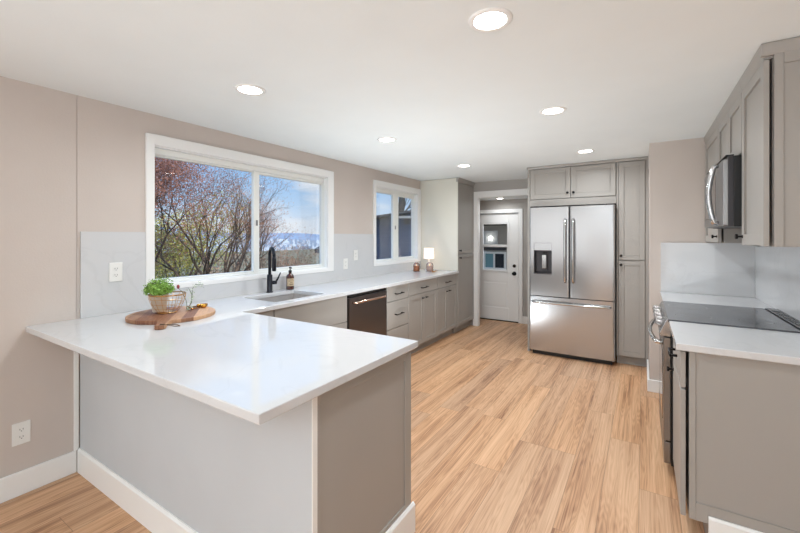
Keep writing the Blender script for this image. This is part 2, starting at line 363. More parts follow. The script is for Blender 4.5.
# dark screen edge on the far side of the big window
# hall door
dr = bpy.data.objects.new('door_1', None); COL.objects.link(dr); dr.location = ((D[0]+D[1])/2, 6.38, 0); dr['kind'] = 'structure'
ya, yb = 6.372, 6.41; G = (-2.35, -1.885, .83, 1.64)
mb = MB().box(D[0], G[0], ya, yb, .012, D[2]).box(G[1], D[1], ya, yb, .012, D[2]).box(G[0], G[1], ya, yb, G[3], D[2])
mb.box(G[0], G[1], ya, yb, .66, G[2]).box(G[0], G[1], ya, yb, .012, .22).box(G[0]-.02, G[1]+.02, ya+.016, yb-.008, .2, .68)
mb.box(G[0]+.03, G[1]-.03, ya+.003, ya+.02, .25, .63)
mb.build('door_slab', 'white_trim', dr, bevel=.004)
fr = MB(); t = .022
fr.box(G[0]-.01, G[0]+t, ya-.01, yb, G[2]-.01, G[3]+.01).box(G[1]-t, G[1]+.01, ya-.01, yb, G[2]-.01, G[3]+.01).box(G[0]+t, G[1]-t, ya-.01, yb, G[3]-t, G[3]+.01).box(G[0]+t, G[1]-t, ya-.01, yb, G[2]-.01, G[2]+t).box(G[0]+t, G[1]-t, ya-.012, yb, 1.235, 1.275)
fr.build('door_window_frame', 'white_trim', dr, bevel=.003)
bx(G[0]+t, G[1]-t, ya+.012, ya+.016, G[2]+t, G[3]-t).build('door_pane', 'window_glass', dr)
for z, r in ((.80, .034), (.925, .027)):
    mb = MB().tube([(-1.79, ya, z), (-1.79, ya-.008, z)], r, 24)
    if z < .9: mb.tube([(-1.79, ya-.006, z), (-1.79, ya-.03, z), (-1.79, ya-.036, z), (-1.79, ya-.055, z), (-1.79, ya-.06, z)], [.012, .012, .024, .026, .018], 20)
    else: mb.tube([(-1.79, ya-.006, z), (-1.79, ya-.02, z)], [.02, .018], 20)
    mb.build('door_knob' if z < .9 else 'door_lock', 'black_metal', dr)
bx(D[0], D[1], 6.352, 6.4, 0, .012).build('door_threshold', 'black_metal', dr)

# backsplashes
def slab(mb, name, label): return tag(mb.build(name, 'quartz', bevel=.0012), label, 'backsplash')
mb = MB().box(XW, XW+.014, .944, 1.303, .9155, 1.44).box(XW, XW+.014, 1.303, 3.191, .9155, 1.034).box(XW, XW+.014, 3.191, 3.931, .9155, 1.44).box(XW, XW+.014, 3.931, 5.148, .9155, 1.034)
slab(mb, 'backsplash', 'white quartz backsplash running under both windows above the sink counter')
mb = MB().box(.135, XR-.001, YS-.013, YS-.001, .9155, 1.355).box(XR-.013, XR-.001, 2.19, YS-.014, .9155, 1.355)
slab(mb, 'backsplash', 'white quartz backsplash around the corner behind the black cooktop')

# ------------------------------------------------------------------ cabinets
class CabMap:
    """maps (along, depth outward, z) to world for a run facing +x, -x or -y"""
    def __init__(s, face, plane): s.face = face; s.p = plane
    def box(s, mb, a0, a1, d0, d1, z0, z1):
        if s.face == '+x': mb.box(s.p+d0, s.p+d1, a0, a1, z0, z1)
        elif s.face == '-x': mb.box(s.p-d0, s.p-d1, a0, a1, z0, z1)
        else: mb.box(a0, a1, s.p-d0, s.p-d1, z0, z1)
    def pt(s, a, d, z):
        return {'+x': (s.p+d, a, z), '-x': (s.p-d, a, z), '-y': (a, s.p-d, z)}[s.face]
def shaker(cm, name, parent, a0, a1, z0, z1, fw=.052, rec=.010, t=.02, m='cabinet_paint'):
    mb = MB(); g = .0018; a0 += g; a1 -= g; z0 += g; z1 -= g
    cm.box(mb, a0, a0+fw, 0, t, z0, z1); cm.box(mb, a1-fw, a1, 0, t, z0, z1)
    cm.box(mb, a0+fw, a1-fw, 0, t, z0, z0+fw); cm.box(mb, a0+fw, a1-fw, 0, t, z1-fw, z1)
    cm.box(mb, a0+fw-.002, a1-fw+.002, 0, t-rec, z0+fw-.002, z1-fw+.002)
    return mb.build(name, m, parent, bevel=.0018)
def flat(cm, name, parent, a0, a1, z0, z1, t=.02, m='cabinet_paint'):
    mb = MB(); g = .0018; cm.box(mb, a0+g, a1-g, 0, t, z0+g, z1-g); return mb.build(name, m, parent, bevel=.0025)
def pull(cm, parent, a, z, L=.13, t=.02, name='handle'):
    P = cm.pt; mb = MB(); d = t+.03
    mb.tube([P(a-L/2-.012, d, z), P(a+L/2+.012, d, z)], .0055, 10)
    for s in (-1, 1): mb.tube([P(a+s*L/2, t, z), P(a+s*L/2, d, z)], [.007, .0055], 10)
    return mb.build(name, 'black_metal', parent)
def knob(cm, parent, a, z, t=.02, r=.014):
    P = cm.pt; mb = MB().tube([P(a, t, z), P(a, t+.004, z), P(a, t+.006, z), P(a, t+.019, z), P(a, t+.021, z), P(a, t+.03, z), P(a, t+.032, z)], [.009, .008, .0055, .0055, r, r, r*.8], 16)
    return mb.build('knob', 'black_metal', parent)
def carcass(cm, parent, a0, a1, depth, z0, z1, toe=.1, top=False, toeb=.06, m='cabinet_paint'):
    t = .018; mb = MB()
    cm.box(mb, a0, a0+t, 0, -depth, z0, z1); cm.box(mb, a1-t, a1, 0, -depth, z0, z1)
    cm.box(mb, a0+t, a1-t, 0, -depth, z0, z0+t); cm.box(mb, a0+t, a1-t, -depth+.008, -depth, z0+t, z1)
    cm.box(mb, a0+t, a1-t, 0, -t, z1-.04, z1)
    if top: cm.box(mb, a0+t, a1-t, -t, -depth+.008, z1-t, z1)
    b = mb.build('body', m, parent)
    if z0 < .2 and z0 > .01:
        tb = MB(); cm.box(tb, a0, a1, -toeb, -depth, 0, z0); tb.build('toe_kick', m, parent)
    return b
def inside(cm, parent, a0, a1, z0, z1):
    mb = MB(); cm.box(mb, a0+.02, a1-.02, -.002, -.012, z0+.02, z1-.02); return mb.build('shadow_board', 'cabinet_gap', parent)
L = CabMap('+x', -2.29); ZT = .882; ZB = .11
def base(a0, a1, name, label, depth=.585):
    o = thing(name, label, 'cabinet', (-2.29-depth/2, (a0+a1)/2, 0)); carcass(L, o, a0+.0006, a1-.0006, depth, ZB, ZT); return o
o = base(1.60, 1.885, 'base_cabinet', 'narrow taupe base cabinet in the corner between peninsula and sink cabinet')
flat(L, 'door', o, 1.60, 1.885, ZB, ZT-.004)
o = base(1.887, 2.711, 'sink_cabinet', 'taupe base cabinet under the steel sink with a wide flat false front')
flat(L, 'false_front', o, 1.89, 2.708, .64, ZT-.004)
for a0, a1 in ((1.89, 2.299), (2.299, 2.708)):
    d = shaker(L, 'door', o, a0, a1, ZB, .638); knob(L, d, 2.27 if a0 < 2 else 2.33, .59)
o = base(3.352, 3.787, 'drawer_cabinet', 'taupe three-drawer base cabinet right of the dishwasher')
for z0, z1 in ((.715, ZT-.004), (.42, .713), (ZB, .418)):
    d = flat(L, 'drawer', o, 3.353, 3.786, z0, z1); pull(L, d, 3.57, (z0+z1)/2 if z1 < .8 else .79)
for a0, a1, lab in ((3.789, 4.518, 'taupe two-door base cabinet with one drawer, between the drawer stack and the lamp end'), (4.52, 5.146, 'taupe two-door base cabinet with one drawer, against the tall pantry under the candles')):
    o = base(a0, a1, 'base_cabinet', lab); mid = (a0+a1)/2
    d = flat(L, 'drawer', o, a0, a1, .725, ZT-.004); pull(L, d, mid, .79, .13)
    for p, q_, k in ((a0, mid, mid-.045), (mid, a1, mid+.045)):
        d = shaker(L, 'door', o, p, q_, ZB, .722); P = L.pt
        mb = MB().tube([P(k-.028, .042, .665), P(k+.028, .042, .665)], .0055, 10).tube([P(k, .02, .665), P(k, .042, .665)], .006, 10)
        mb.build('handle', 'black_metal', d)
# dishwasher
o = thing('dishwasher', 'dark stainless dishwasher with a bowed bronze-tinted bar handle under the counter', 'dishwasher', (-2.56, 3.03, 0))
bx(-2.86, -2.292, 2.716, 3.347, .1, .872).build('body', 'black_plastic', o)
bx(-2.292, -2.262, 2.728, 3.335, .115, .845).build('door', 'dishwasher_steel', o, bevel=.004)
bx(-2.292, -2.272, 2.728, 3.335, .848, .870).build('control_strip', 'black_plastic', o, bevel=.002)
bx(-2.86, -2.345, 2.716, 3.347, 0, .1).build('kick_plate', 'black_plastic', o)
hp = [(-2.264, 2.775, .80), (-2.235, 2.785, .80)]+[(-2.225+.012*math.sin(math.pi*i/10), 2.80+.46*i/10, .80+.004*math.sin(math.pi*i/10)) for i in range(11)]+[(-2.235, 3.275, .80), (-2.264, 3.285, .80)]
MB().tube(hp, .0105, 14).build('handle', 'bronze', o)
# tall pantry left
T = CabMap('+x', -2.28)
o = thing('tall_pantry_cabinet', 'floor-to-ceiling taupe pantry cabinet with a pale side panel at the end of the window counter', 'cabinet', (-2.57, 5.47, 0))
bx(XW+.002, -2.282, 5.168, 5.778, .1, 2.255).build('body', 'cabinet_paint', o)
bx(XW+.002, -2.262, 5.15, 5.168, .9155, 2.255).build('side_panel', 'pantry_side_paint', o, bevel=.002)
bx(XW+.002, -2.262, 5.1495, 5.168, .1, .9150).build('lower_side_panel', 'cabinet_paint', o)
bx(XW+.002, -2.33, 5.168, 5.778, 0, .1).build('toe_kick', 'cabinet_paint', o)
mb = MB(); mb.prism([(-2.28, 2.2), (-2.258, 2.2), (-2.252, 2.215), (-2.236, 2.25), (-2.236, 2.257), (-2.28, 2.257)], 'y', 5.145, 5.778); mb.build('crown', 'cabinet_paint', o)
d = shaker(T, 'door', o, 5.17, 5.775, 1.155, 2.195); knob(T, d, 5.215, 1.205)
d = shaker(T, 'door', o, 5.17, 5.775, ZB, 1.15); knob(T, d, 5.215, 1.10)

# peninsula base
PE = -.935
o = thing('peninsula_base', 'long peninsula base with light grey back panel and taupe end panel', 'peninsula', (-1.9, 1.25, 0))
bx(XW+.002, PE-.02, .958, 1.57, .0, ZT).build('body', 'cabinet_paint', o)
bx(XW+.013, PE-.004, .94, .957, 0, ZT).build('back_panel', 'light_grey_panel', o)
E_ = CabMap('+x', PE-.02); mb = MB()
E_.box(mb, .9585, .975, 0, .02, 0, ZT); E_.box(mb, 1.53, 1.585, 0, .02, 0, ZT); E_.box(mb, .975, 1.53, 0, .02, ZT-.05, ZT); E_.box(mb, .975, 1.53, 0, .02, 0, .16); E_.box(mb, .973, 1.532, 0, .014, .15, ZT-.04)
mb.build('end_panel', 'cabinet_paint', o, bevel=.0018)
mb = MB().prism([(.926, 0), (.94, 0), (.94, .14), (.934, .14), (.926, .13)], 'x', XW+.015, PE+.014); mb.build('baseboard', 'white_trim', o)
mb = MB().prism([(PE, 0), (PE+.014, 0), (PE+.014, .13), (PE+.006, .14), (PE, .14)], 'y', .926, 1.60); mb.build('baseboard', 'white_trim', o)
bx(PE-.0035, PE+.0015, .9365, .958, .14, ZT).build('corner_bead', 'white_trim', o)

# counters
SK = (-2.74, -2.345, 1.965, 2.50)
def gridslab(xs, ys, inc, z0, z1, name, label):
    mb = MB(); nx, ny = len(xs)-1, len(ys)-1
    I = lambda i, j: 0 <= i < nx and 0 <= j < ny and inc(i, j)
    for i in range(nx):
        for j in range(ny):
            if not I(i, j): continue
            a, b, c, d = xs[i], xs[i+1], ys[j], ys[j+1]
            mb.add([(a,c,z1),(b,c,z1),(b,d,z1),(a,d,z1)], [(0,1,2,3)]); mb.add([(a,c,z0),(b,c,z0),(b,d,z0),(a,d,z0)], [(3,2,1,0)])
            if not I(i-1, j): mb.add([(a,c,z0),(a,d,z0),(a,d,z1),(a,c,z1)], [(0,1,2,3)])
            if not I(i+1, j): mb.add([(b,c,z0),(b,d,z0),(b,d,z1),(b,c,z1)], [(0,1,2,3)])
            if not I(i, j-1): mb.add([(a,c,z0),(b,c,z0),(b,c,z1),(a,c,z1)], [(0,1,2,3)])
            if not I(i, j+1): mb.add([(a,d,z0),(b,d,z0),(b,d,z1),(a,d,z1)], [(0,1,2,3)])
    o = mb.build(name, 'quartz', bevel=.004, seg=3); return tag(o, label, 'countertop')
xs = [XW+.0005, SK[0], SK[1], -2.24, -.905]; ys = [.70, 1.60, SK[2], SK[3], 5.149]
gridslab(xs, ys, lambda i, j: (j == 0) or (i < 3 and not (i == 1 and j == 2)), .8825, .915, 'countertop', 'L-shaped white quartz countertop covering the peninsula and the window run')
gridslab([.13, XR-.0005], [2.20, 2.762], lambda i, j: True, .8825, .915, 'countertop', 'short white quartz countertop in the right foreground before the cooktop')
gridslab([.13, XR-.0005], [3.538, YS-.0005], lambda i, j: True, .8825, .915, 'countertop', 'white quartz countertop in the far right corner beyond the cooktop')
# sink
o = thing('sink', 'undermount stainless single-bowl sink below the big window', 'sink', ((SK[0]+SK[1])/2, (SK[2]+SK[3])/2, .68))
a, b_, c, d = SK[0]-.006, SK[1]+.006, SK[2]-.006, SK[3]+.006; t = .004
mb = MB().box(a-t, a, c-t, d+t, .68, .8815).box(b_, b_+t, c-t, d+t, .68, .8815).box(a, b_, c-t, c, .68, .8815).box(a, b_, d, d+t, .68, .8815).box(a, b_, c, d, .68, .684)
mb.box(a-.016, a-t, c-.016, d+.016, .879, .8815).box(b_+t, b_+.016, c-.016, d+.016, .879, .8815)
mb.build('bowl', 'sink_steel', o)
MB().lathe([(0, .6845), (.03, .6845), (.042, .687), (.045, .6845)], ((SK[0]+SK[1])/2, (SK[2]+SK[3])/2, 0)).build('drain', 'chrome', o)
# faucet
fx_, fy_ = -2.80, 2.28
o = thing('faucet', 'matt black gooseneck kitchen faucet with a side lever behind the sink', 'faucet', (fx_, fy_, .915))
MB().lathe([(0, 0), (.030, 0), (.030, .006), (.024, .010), (.0235, .15), (.019, .158), (0, .158)], (fx_, fy_, .9155)).build('body', 'faucet_black', o)
dv = Vector((.88, -.42, 0)).normalized(); path = [Vector((fx_, fy_, 1.07)), Vector((fx_, fy_, 1.15)), Vector((fx_, fy_, 1.22))]
R_ = .075; c0 = Vector((fx_, fy_, 1.235))+dv*R_
for k in range(13):
    an = math.pi-math.pi*k/12; path.append(c0+dv*R_*math.cos(an)+Vector((0, 0, R_*math.sin(an))))
MB().tube(path, .0135, 16).build('spout', 'faucet_black', o)
e0 = c0+dv*R_
MB().tube([e0+Vector((0, 0, .005)), e0-Vector((0, 0, .02)), e0-Vector((0, 0, .10)), e0-Vector((0, 0, .12))], [.0135, .017, .0185, .016], 16).build('spray_head', 'faucet_black', o)
lv = Vector((.35, .93, 0)).normalized(); p0 = Vector((fx_, fy_, 1.0))
MB().tube([p0+lv*.018, p0+lv*.06], .017, 14).tube([p0+lv*.052, p0+lv*.072+Vector((0, 0, .03)), p0+lv*.098+Vector((0, 0, .085))], [.009, .008, .006], 12).build('lever', 'faucet_black', o)
# soap
sx_, sy_ = -2.79, 2.505
o = thing('soap_bottle', 'amber pump soap bottle with a paper label beside the faucet', 'bottle', (sx_, sy_, .9155))
MB().lathe([(0, 0), (.033, 0), (.036, .004), (.036, .118), (.030, .136), (.014, .148), (.013, .158), (0, .158)], (sx_, sy_, .9155)).build('bottle', 'amber_glass', o)
lb = MB(); n = 20; vs = []
for k in range(n+1):
    an = -1.55+2.2*k/n
    for z in (.035, .105): vs.append((sx_+.0366*math.cos(an), sy_+.0366*math.sin(an), .9155+z))
lb.add(vs, [(2*k, 2*k+2, 2*k+3, 2*k+1) for k in range(n)], True); lbo = lb.build('paper_label', 'label_paper', o)
for z, a0, a1 in ((.092, -.9, .1), (.080, -1.1, .3), (.065, -.8, 0.0), (.052, -1.0, .2), (.045, -.9, .1)):
    lb = MB(); vs = []
    for k in range(9):
        an = a0+(a1-a0)*k/8
        for dz in (0, .004): vs.append((sx_+.0370*math.cos(an), sy_+.0370*math.sin(an), .9155+z+dz))
    lb.add(vs, [(2*k, 2*k+2, 2*k+3, 2*k+1) for k in range(8)]); lb.build('label_line', 'label_ink', lbo)
MB().lathe([(0, .158), (.015, .158), (.015, .178), (.006, .180), (.005, .2), (.011, .2), (.011, .21), (0, .212)], (sx_, sy_, .9155), 20).tube([(sx_, sy_, 1.121), (sx_+.03, sy_-.012, 1.121), (sx_+.036, sy_-.014, 1.115)], .0045, 10).build('pump', 'black_plastic', o)

# ------------------------------------------------------------------ refrigerator and surround
F = CabMap('-y', 4.88)
o = thing('refrigerator', 'stainless french-door refrigerator with bottom freezer drawer and water dispenser', 'refrigerator', (-.71, 5.1, 0))
fx0, fx1 = -1.163, -.257; yd0, yd1 = 4.775, 4.84
bx(fx0+.004, fx1-.004, 4.845, 5.50, .03, 1.745).build('cabinet', 'stainless_side', o, bevel=.003)
def doorbox(x0, x1, z0, z1, hole=None):
    # front with softly rounded vertical edges
    def prof(xa, xb, ra, rb):
        pts = [(xa, yd1)]
        if ra: pts += [(xa, yd0+.02), (xa+.003, yd0+.009), (xa+.010, yd0+.002), (xa+.02, yd0)]
        else: pts += [(xa, yd0)]
        if ra and rb:
            pts += [(xa+.02+(xb-xa-.04)*k/12, yd0-.008*(1-(2*k/12-1)**2)) for k in range(1, 12)]
        if rb: pts += [(xb-.02, yd0), (xb-.010, yd0+.002), (xb-.003, yd0+.009), (xb, yd0+.02)]
        else: pts += [(xb, yd0)]
        return pts+[(xb, yd1)]
    mb = MB()
    if not hole: mb.prism(prof(x0, x1, 1, 1), 'z', z0, z1)
    else:
        hx0, hx1, hz0, hz1 = hole
        mb.prism(prof(x0, hx0, 1, 0), 'z', z0, z1); mb.prism(prof(hx1, x1, 0, 1), 'z', z0, z1)
        mb.box(hx0, hx1, yd0, yd1, z0, hz0); mb.box(hx0, hx1, yd0, yd1, hz1, z1); mb.box(hx0, hx1, yd1-.006, yd1, hz0, hz1)
    return mb
hole = (-1.108, -.905, .965, 1.335)
dl = doorbox(fx0, -.7175, .708, 1.755, hole).build('left_door', 'stainless', o)
drt = doorbox(-.7115, fx1, .708, 1.755).build('right_door', 'stainless', o)
fz = doorbox(fx0, fx1, .055, .698).build('freezer_drawer', 'stainless', o)
bx(fx0+.03, fx1-.03, 4.82, 5.45, 0, .05).build('kick_grille', 'black_plastic', o)
bx(-.7175, -.7115, 4.80, 4.845, .708, 1.75).build('door_gasket', 'black_plastic', o)
bx(fx0+.006, fx1-.006, 4.80, 4.845, .698, .708).build('drawer_gasket', 'black_plastic', o)
for x in (fx0+.05, fx1-.05): bx(x-.04, x+.04, 4.80, 4.9, 1.7555, 1.772).build('hinge_cap', 'dark_steel', o)
# dispenser
dp = bx(hole[0]+.001, hole[1]-.001, yd0+.004, yd0+.012, 1.245, 1.334).build('dispenser_panel', 'stainless', dl, bevel=.002)
h2 = MB().box(hole[0], hole[0]+.004, yd0+.002, yd1-.006, .966, 1.245).box(hole[1]-.004, hole[1], yd0+.002, yd1-.006, .966, 1.245).box(hole[0], hole[1], yd1-.010, yd1-.0065, .966, 1.245).box(hole[0]+.004, hole[1]-.004, yd0+.002, yd1-.01, .966, .974).box(hole[0]+.004, hole[1]-.004, yd0+.01, yd1-.01, 1.232, 1.244)
h2.build('dispenser_well', 'dark_steel', dl)
cx = (hole[0]+hole[1])/2+.01
MB().box(cx-.036, cx+.036, yd0+.03, yd0+.05, 1.01, 1.21).build('dispenser_paddle', 'dark_steel', dl, bevel=.004)
MB().box(cx-.024, cx+.024, yd0+.022, yd0+.032, 1.03, 1.19).build('dispenser_insert', 'chrome', dl, bevel=.003)
MB().tube([(cx, yd0+.03, 1.235), (cx, yd0+.03, 1.205)], [.014, .011], 14).build('spout', 'black_plastic', dl)
# handles, bowed bars
def bowed(p0, p1, outv, r, bow, n=14, off=.035):
    p0, p1, outv = Vector(p0), Vector(p1), Vector(outv); pts = [p0]
    for i in range(n+1):
        t = i/n; pts.append(p0.lerp(p1, .02+.96*t)+outv*(off+bow*math.sin(math.pi*t)))
    return pts+[p1]
MB().tube(bowed((-.757, yd0, .885), (-.757, yd0, 1.61), (0, -1, 0), 0, .018), .0135, 14).build('handle', 'chrome', dl)
MB().tube(bowed((-.672, yd0, .885), (-.672, yd0, 1.61), (0, -1, 0), 0, .018), .0135, 14).build('handle', 'chrome', drt)
MB().tube(bowed((-1.125, yd0, .635), (-.30, yd0, .635), (0, -1, 0), 0, .02), .0135, 14).build('handle', 'chrome', fz)
mb = MB(); pts = [(-.36+.036*math.cos(2*math.pi*k/28), 1.695+.013*math.sin(2*math.pi*k/28)) for k in range(28)]
mb.prism(pts, 'y', yd0-.003, yd0); mb.build('badge', 'chrome', drt)
# surround: cabinet above the fridge + side panel, pantry at right
o = thing('fridge_cabinet', 'taupe two-door wall cabinet above the refrigerator with side panel to the floor', 'cabinet', (-.71, 5.2, 0))
bx(-1.205, -1.178, 4.87, 5.70, 0, 2.255).build('side_panel', 'cabinet_paint', o, bevel=.002)
bx(-1.177, -.249, 4.882, 5.70, 1.80, 2.255).build('body', 'cabinet_paint', o)
bx(-1.177, -.249, 4.87, 4.8815, 1.775, 1.855).build('filler_rail', 'cabinet_paint', o, bevel=.002)
mb = MB().prism([(4.87, 2.23), (4.862, 2.23), (4.855, 2.245), (4.855, 2.2575), (4.87, 2.2575)], 'x', -1.212, -.249); mb.build('crown', 'cabinet_paint', o)
for a0, a1, k in ((-1.172, -.714, -.745), (-.712, -.254, -.681)):
    d = shaker(F, 'door', o, a0, a1, 1.862, 2.222); knob(F, d, k, 1.92)
o = thing('pantry_cabinet', 'narrow full-height taupe pantry cabinet right of the refrigerator', 'cabinet', (-.1, 5.2, 0))
bx(-.247, .047, 4.882, 5.50, .1, 2.255).build('body', 'cabinet_paint', o)
bx(-.247, .047, 4.95, 5.50, 0, .1).build('toe_kick', 'cabinet_paint', o)
MB().box(-.247, -.229, 4.87, 4.8815, .1, 2.25).box(.022, .047, 4.87, 4.8815, .1, 2.25).build('stile', 'cabinet_paint', o, bevel=.002)
mb = MB().prism([(4.87, 2.23), (4.862, 2.23), (4.855, 2.245), (4.855, 2.2575), (4.87, 2.2575)], 'x', -.247, .048); mb.build('crown', 'cabinet_paint', o)
d = shaker(F, 'door', o, -.227, .020, 1.155, 2.222, fw=.048); knob(F, d, -.203, 1.20)
d = shaker(F, 'door', o, -.227, .020, ZB, 1.148, fw=.048); knob(F, d, -.203, 1.10)

# ------------------------------------------------------------------ right side: base cabinets, range, uppers, microwave
Rb = CabMap('-x', .168)
o = thing('base_cabinet', 'taupe base cabinet in the right foreground with a wide shaker end panel', 'cabinet', (.47, 2.49, 0))
bx(.18, XR-.002, 2.238, 2.762, ZB, ZT).build('body', 'cabinet_paint', o)
bx(.25, XR-.002, 2.238, 2.762, 0, ZB).build('toe_kick', 'cabinet_paint', o)
d = flat(Rb, 'door', o, 2.222, 2.76, ZB, .70); flat_d = flat(Rb, 'drawer', o, 2.222, 2.76, .706, ZT-.006)
pull(Rb, flat_d, 2.49, .80); knob(Rb, d, 2.7, .65)
Ep = CabMap('-y', 2.238); mb = MB()
Ep.box(mb, .18, .205, 0, .018, ZB, ZT); Ep.box(mb, .205, XR-.002, 0, .018, ZT-.012, ZT); Ep.box(mb, .25, XR-.002, 0, .018, 0, .19); Ep.box(mb, .205, .25, 0, .018, ZB, .19); Ep.box(mb, .203, XR-.002, 0, .012, .18, ZT-.01)
mb.build('end_panel', 'cabinet_paint', o, bevel=.0018)
MB().prism([(2.206, 0), (2.219, 0), (2.219, .147), (2.213, .147), (2.206, .138)], 'x', .25, XR-.002).build('baseboard', 'white_trim', o)
o = thing('base_cabinet', 'taupe corner base cabinet beyond the range, mostly hidden', 'cabinet', (.47, 3.86, 0))
bx(.17, XR-.002, 3.54, YS-.016, ZB, ZT).build('body', 'cabinet_paint', o); bx(.24, XR-.002, 3.54, YS-.016, 0, ZB).build('toe_kick', 'cabinet_paint', o)
shaker(Rb, 'door', o, 3.545, YS-.017, ZB, ZT-.006)
# range
y0, y1 = 2.768, 3.532
o = thing('range', 'slide-in stainless range with smooth black glass cooktop and front knobs', 'range', (.45, 3.15, 0))
bx(.14, .765, y0, y1, .06, .905).build('body', 'black_plastic', o)
bx(.16, .75, y0+.02, y1-.02, 0, .06).build('base', 'black_plastic', o)
bx(.125, .690, y0-.004, y1+.004, .9055, .922).build('cooktop', 'cooktop_glass', o, bevel=.002)
vt = MB().box(.700, .765, y0-.004, y1+.004, .9055, .926).build('rear_trim', 'black_glass', o, bevel=.002)
bx(.690, .700, y0-.004, y1+.004, .9055, .918).build('rear_gap', 'black_plastic', o)
mb = MB()
for r_ in range(3):
    for k in range(6): mb.box(.711+r_*.016, .719+r_*.016, 2.80+k*.11, 2.88+k*.11, .9262, .9275)
mb.build('vent_slots', 'black_plastic', vt)
mb = MB()
for cx_, cy_, rr_ in ((.26, 2.96, .09), (.26, 3.34, .11), (.55, 2.96, .075), (.55, 3.34, .075)):
    MB().lathe([(rr_-.002, .9222), (rr_, .9225), (rr_+.001, .9222)], (cx_, cy_, 0), 40).build('burner_ring', 'stainless_side', o)
MB().prism([(.139, .905), (.124, .922), (.116, .915), (.082, .835), (.092, .82), (.139, .82)], 'y', y0, y1).build('control_panel', 'stainless', o, bevel=.002)
nv = Vector((-.92, 0, .39)).normalized()
for k in range(5):
    p = Vector((.099, y0+.11+k*(y1-y0-.22)/4, .874))
    MB().tube([p-nv*.002, p+nv*.006, p+nv*.007, p+nv*.034, p+nv*.038], [.026, .025, .020, .0185, .015], 20).build('knob', 'knob_steel', o)
od = bx(.103, .138, y0+.002, y1-.002, .205, .812).build('oven_door', 'stainless_side', o, bevel=.003)
bx(.1005, .104, y0+.08, y1-.08, .30, .70).build('oven_window', 'black_glass', od)
MB().tube(bowed((.103, y0+.03, .775), (.103, y1-.03, .775), (-1, 0, 0), 0, .03), .0135, 16).build('handle', 'chrome', od)
bx(.105, .138, y0+.002, y1-.002, .07, .195).build('storage_drawer', 'stainless_side', o, bevel=.003)
bx(.115, .138, y0+.004, y1-.004, .195, .205).build('drawer_gap', 'black_plastic', o)
# uppers
Ru = CabMap('-x', .47); UB, UT = 1.365, 2.19
def upper(a0, a1, z0, name, label):
    o = thing(name, label, 'cabinet', (.62, (a0+a1)/2, z0)); bx(.482, XR-.002, a0, a1, z0, 2.255).build('body', 'cabinet_paint', o)
    MB().prism([(.482, 2.195), (.454, 2.195), (.449, 2.21), (.441, 2.245), (.441, 2.2575), (.482, 2.2575)], 'y', a0, a1).build('crown', 'cabinet_paint', o)
    return o
o = upper(2.31, 2.745, UB, 'wall_cabinet', 'large taupe wall cabinet at the right edge with shaker end panel, nearest the camera')
d = shaker(Ru, 'door', o, 2.296, 2.742, UB, UT, fw=.055); knob(Ru, d, 2.715, UB+.045)
Eu = CabMap('-y', 2.31); mb = MB()
Eu.box(mb, .484, .515, 0, .018, UB, 2.22); Eu.box(mb, .515, XR-.002, 0, .018, 2.16, 2.22); Eu.box(mb, .513, XR-.002, 0, .011, UB, 2.17)
mb.build('end_panel', 'cabinet_paint', o, bevel=.0018)
MB().prism([(2.31, 2.205), (2.294, 2.205), (2.291, 2.21), (2.286, 2.245), (2.286, 2.2575), (2.31, 2.2575)], 'x', .441, XR-.002).build('crown', 'cabinet_paint', o)
o = upper(2.747, 3.513, 1.86, 'wall_cabinet', 'short taupe two-door wall cabinet directly above the microwave')
shaker(Ru, 'door', o, 2.75, 3.129, 1.862, UT); shaker(Ru, 'door', o, 3.131, 3.51, 1.862, UT)
o = upper(3.515, YS-.002, UB, 'wall_cabinet', 'tall taupe wall cabinet in the far corner beyond the microwave')
d = shaker(Ru, 'door', o, 3.518, YS-.02, UB, UT); knob(Ru, d, 3.56, UB+.045)
o = thing('microwave', 'over-the-range stainless microwave with a bowed vertical handle', 'microwave', (.58, 3.13, 1.465))
bx(.42, XR-.015, 2.752, 3.508, 1.465, 1.852).build('body', 'black_plastic', o, bevel=.002)
bx(.395, .42, 2.752, 3.508, 1.468, 1.852).build('front_frame', 'dark_steel', o, bevel=.002)
md = bx(.374, .396, 2.93, 3.508, 1.472, 1.835).build('door', 'stainless_side', o, bevel=.003)
bx(.3725, .375, 3.0, 3.44, 1.53, 1.78).build('door_glass', 'black_glass', md)
bx(.374, .396, 2.752, 2.926, 1.472, 1.835).build('control_panel', 'stainless_side', o, bevel=.003)
MB().tube(bowed((.374, 2.905, 1.485), (.374, 2.905, 1.825), (-1, 0, 0), 0, .024, 14, .022), [.0145]*17, 16).build('handle', 'chrome', md)
MB().box(.385, .42, 2.752, 3.508, 1.8535, 1.8585).build('vent_grille', 'black_plastic', o)

# ------------------------------------------------------------------ outlets
def outlet(pos, label, cover=(.075, .12), n=2, axis='x', dots=True):
    x, y, z = pos; o = thing('wall_outlet', label, 'outlet', pos)
    w_, h_ = cover
    pl = bx(x, x+.005, y-w_/2, y+w_/2, z, z+h_).build('cover_plate', 'outlet_white', o, bevel=.002)
    for k in range(2):
        zc = z+h_/2+(.02 if k else -.02)
        r = MB(); pts = [(y+.0165*math.copysign(min(1, abs(math.cos(a))*1.15), math.cos(a)), zc+.0145*math.sin(a)) for a in [2*math.pi*i/24 for i in range(24)]]
        r.prism(pts, 'x', x+.005, x+.0065); ro = r.build('receptacle', 'outlet_white', o)
        MB().box(x+.0066, x+.0072, y-.0075, y-.0055, zc-.002, zc+.007).box(x+.0066, x+.0072, y+.0055, y+.0075, zc-.002, zc+.007).box(x+.0066, x+.0072, y-.002, y+.002, zc-.009, zc-.005).build('slots', 'outlet_slot', ro)
outlet((XW, .683, .275), 'white double outlet low on the beige wall above the baseboard')
outlet((XW+.014, 1.125, 1.122), 'white double outlet on the backsplash left of the big window')
outlet((XW+.014, 3.385, 1.04), 'white outlet low on the backsplash right of the big window')
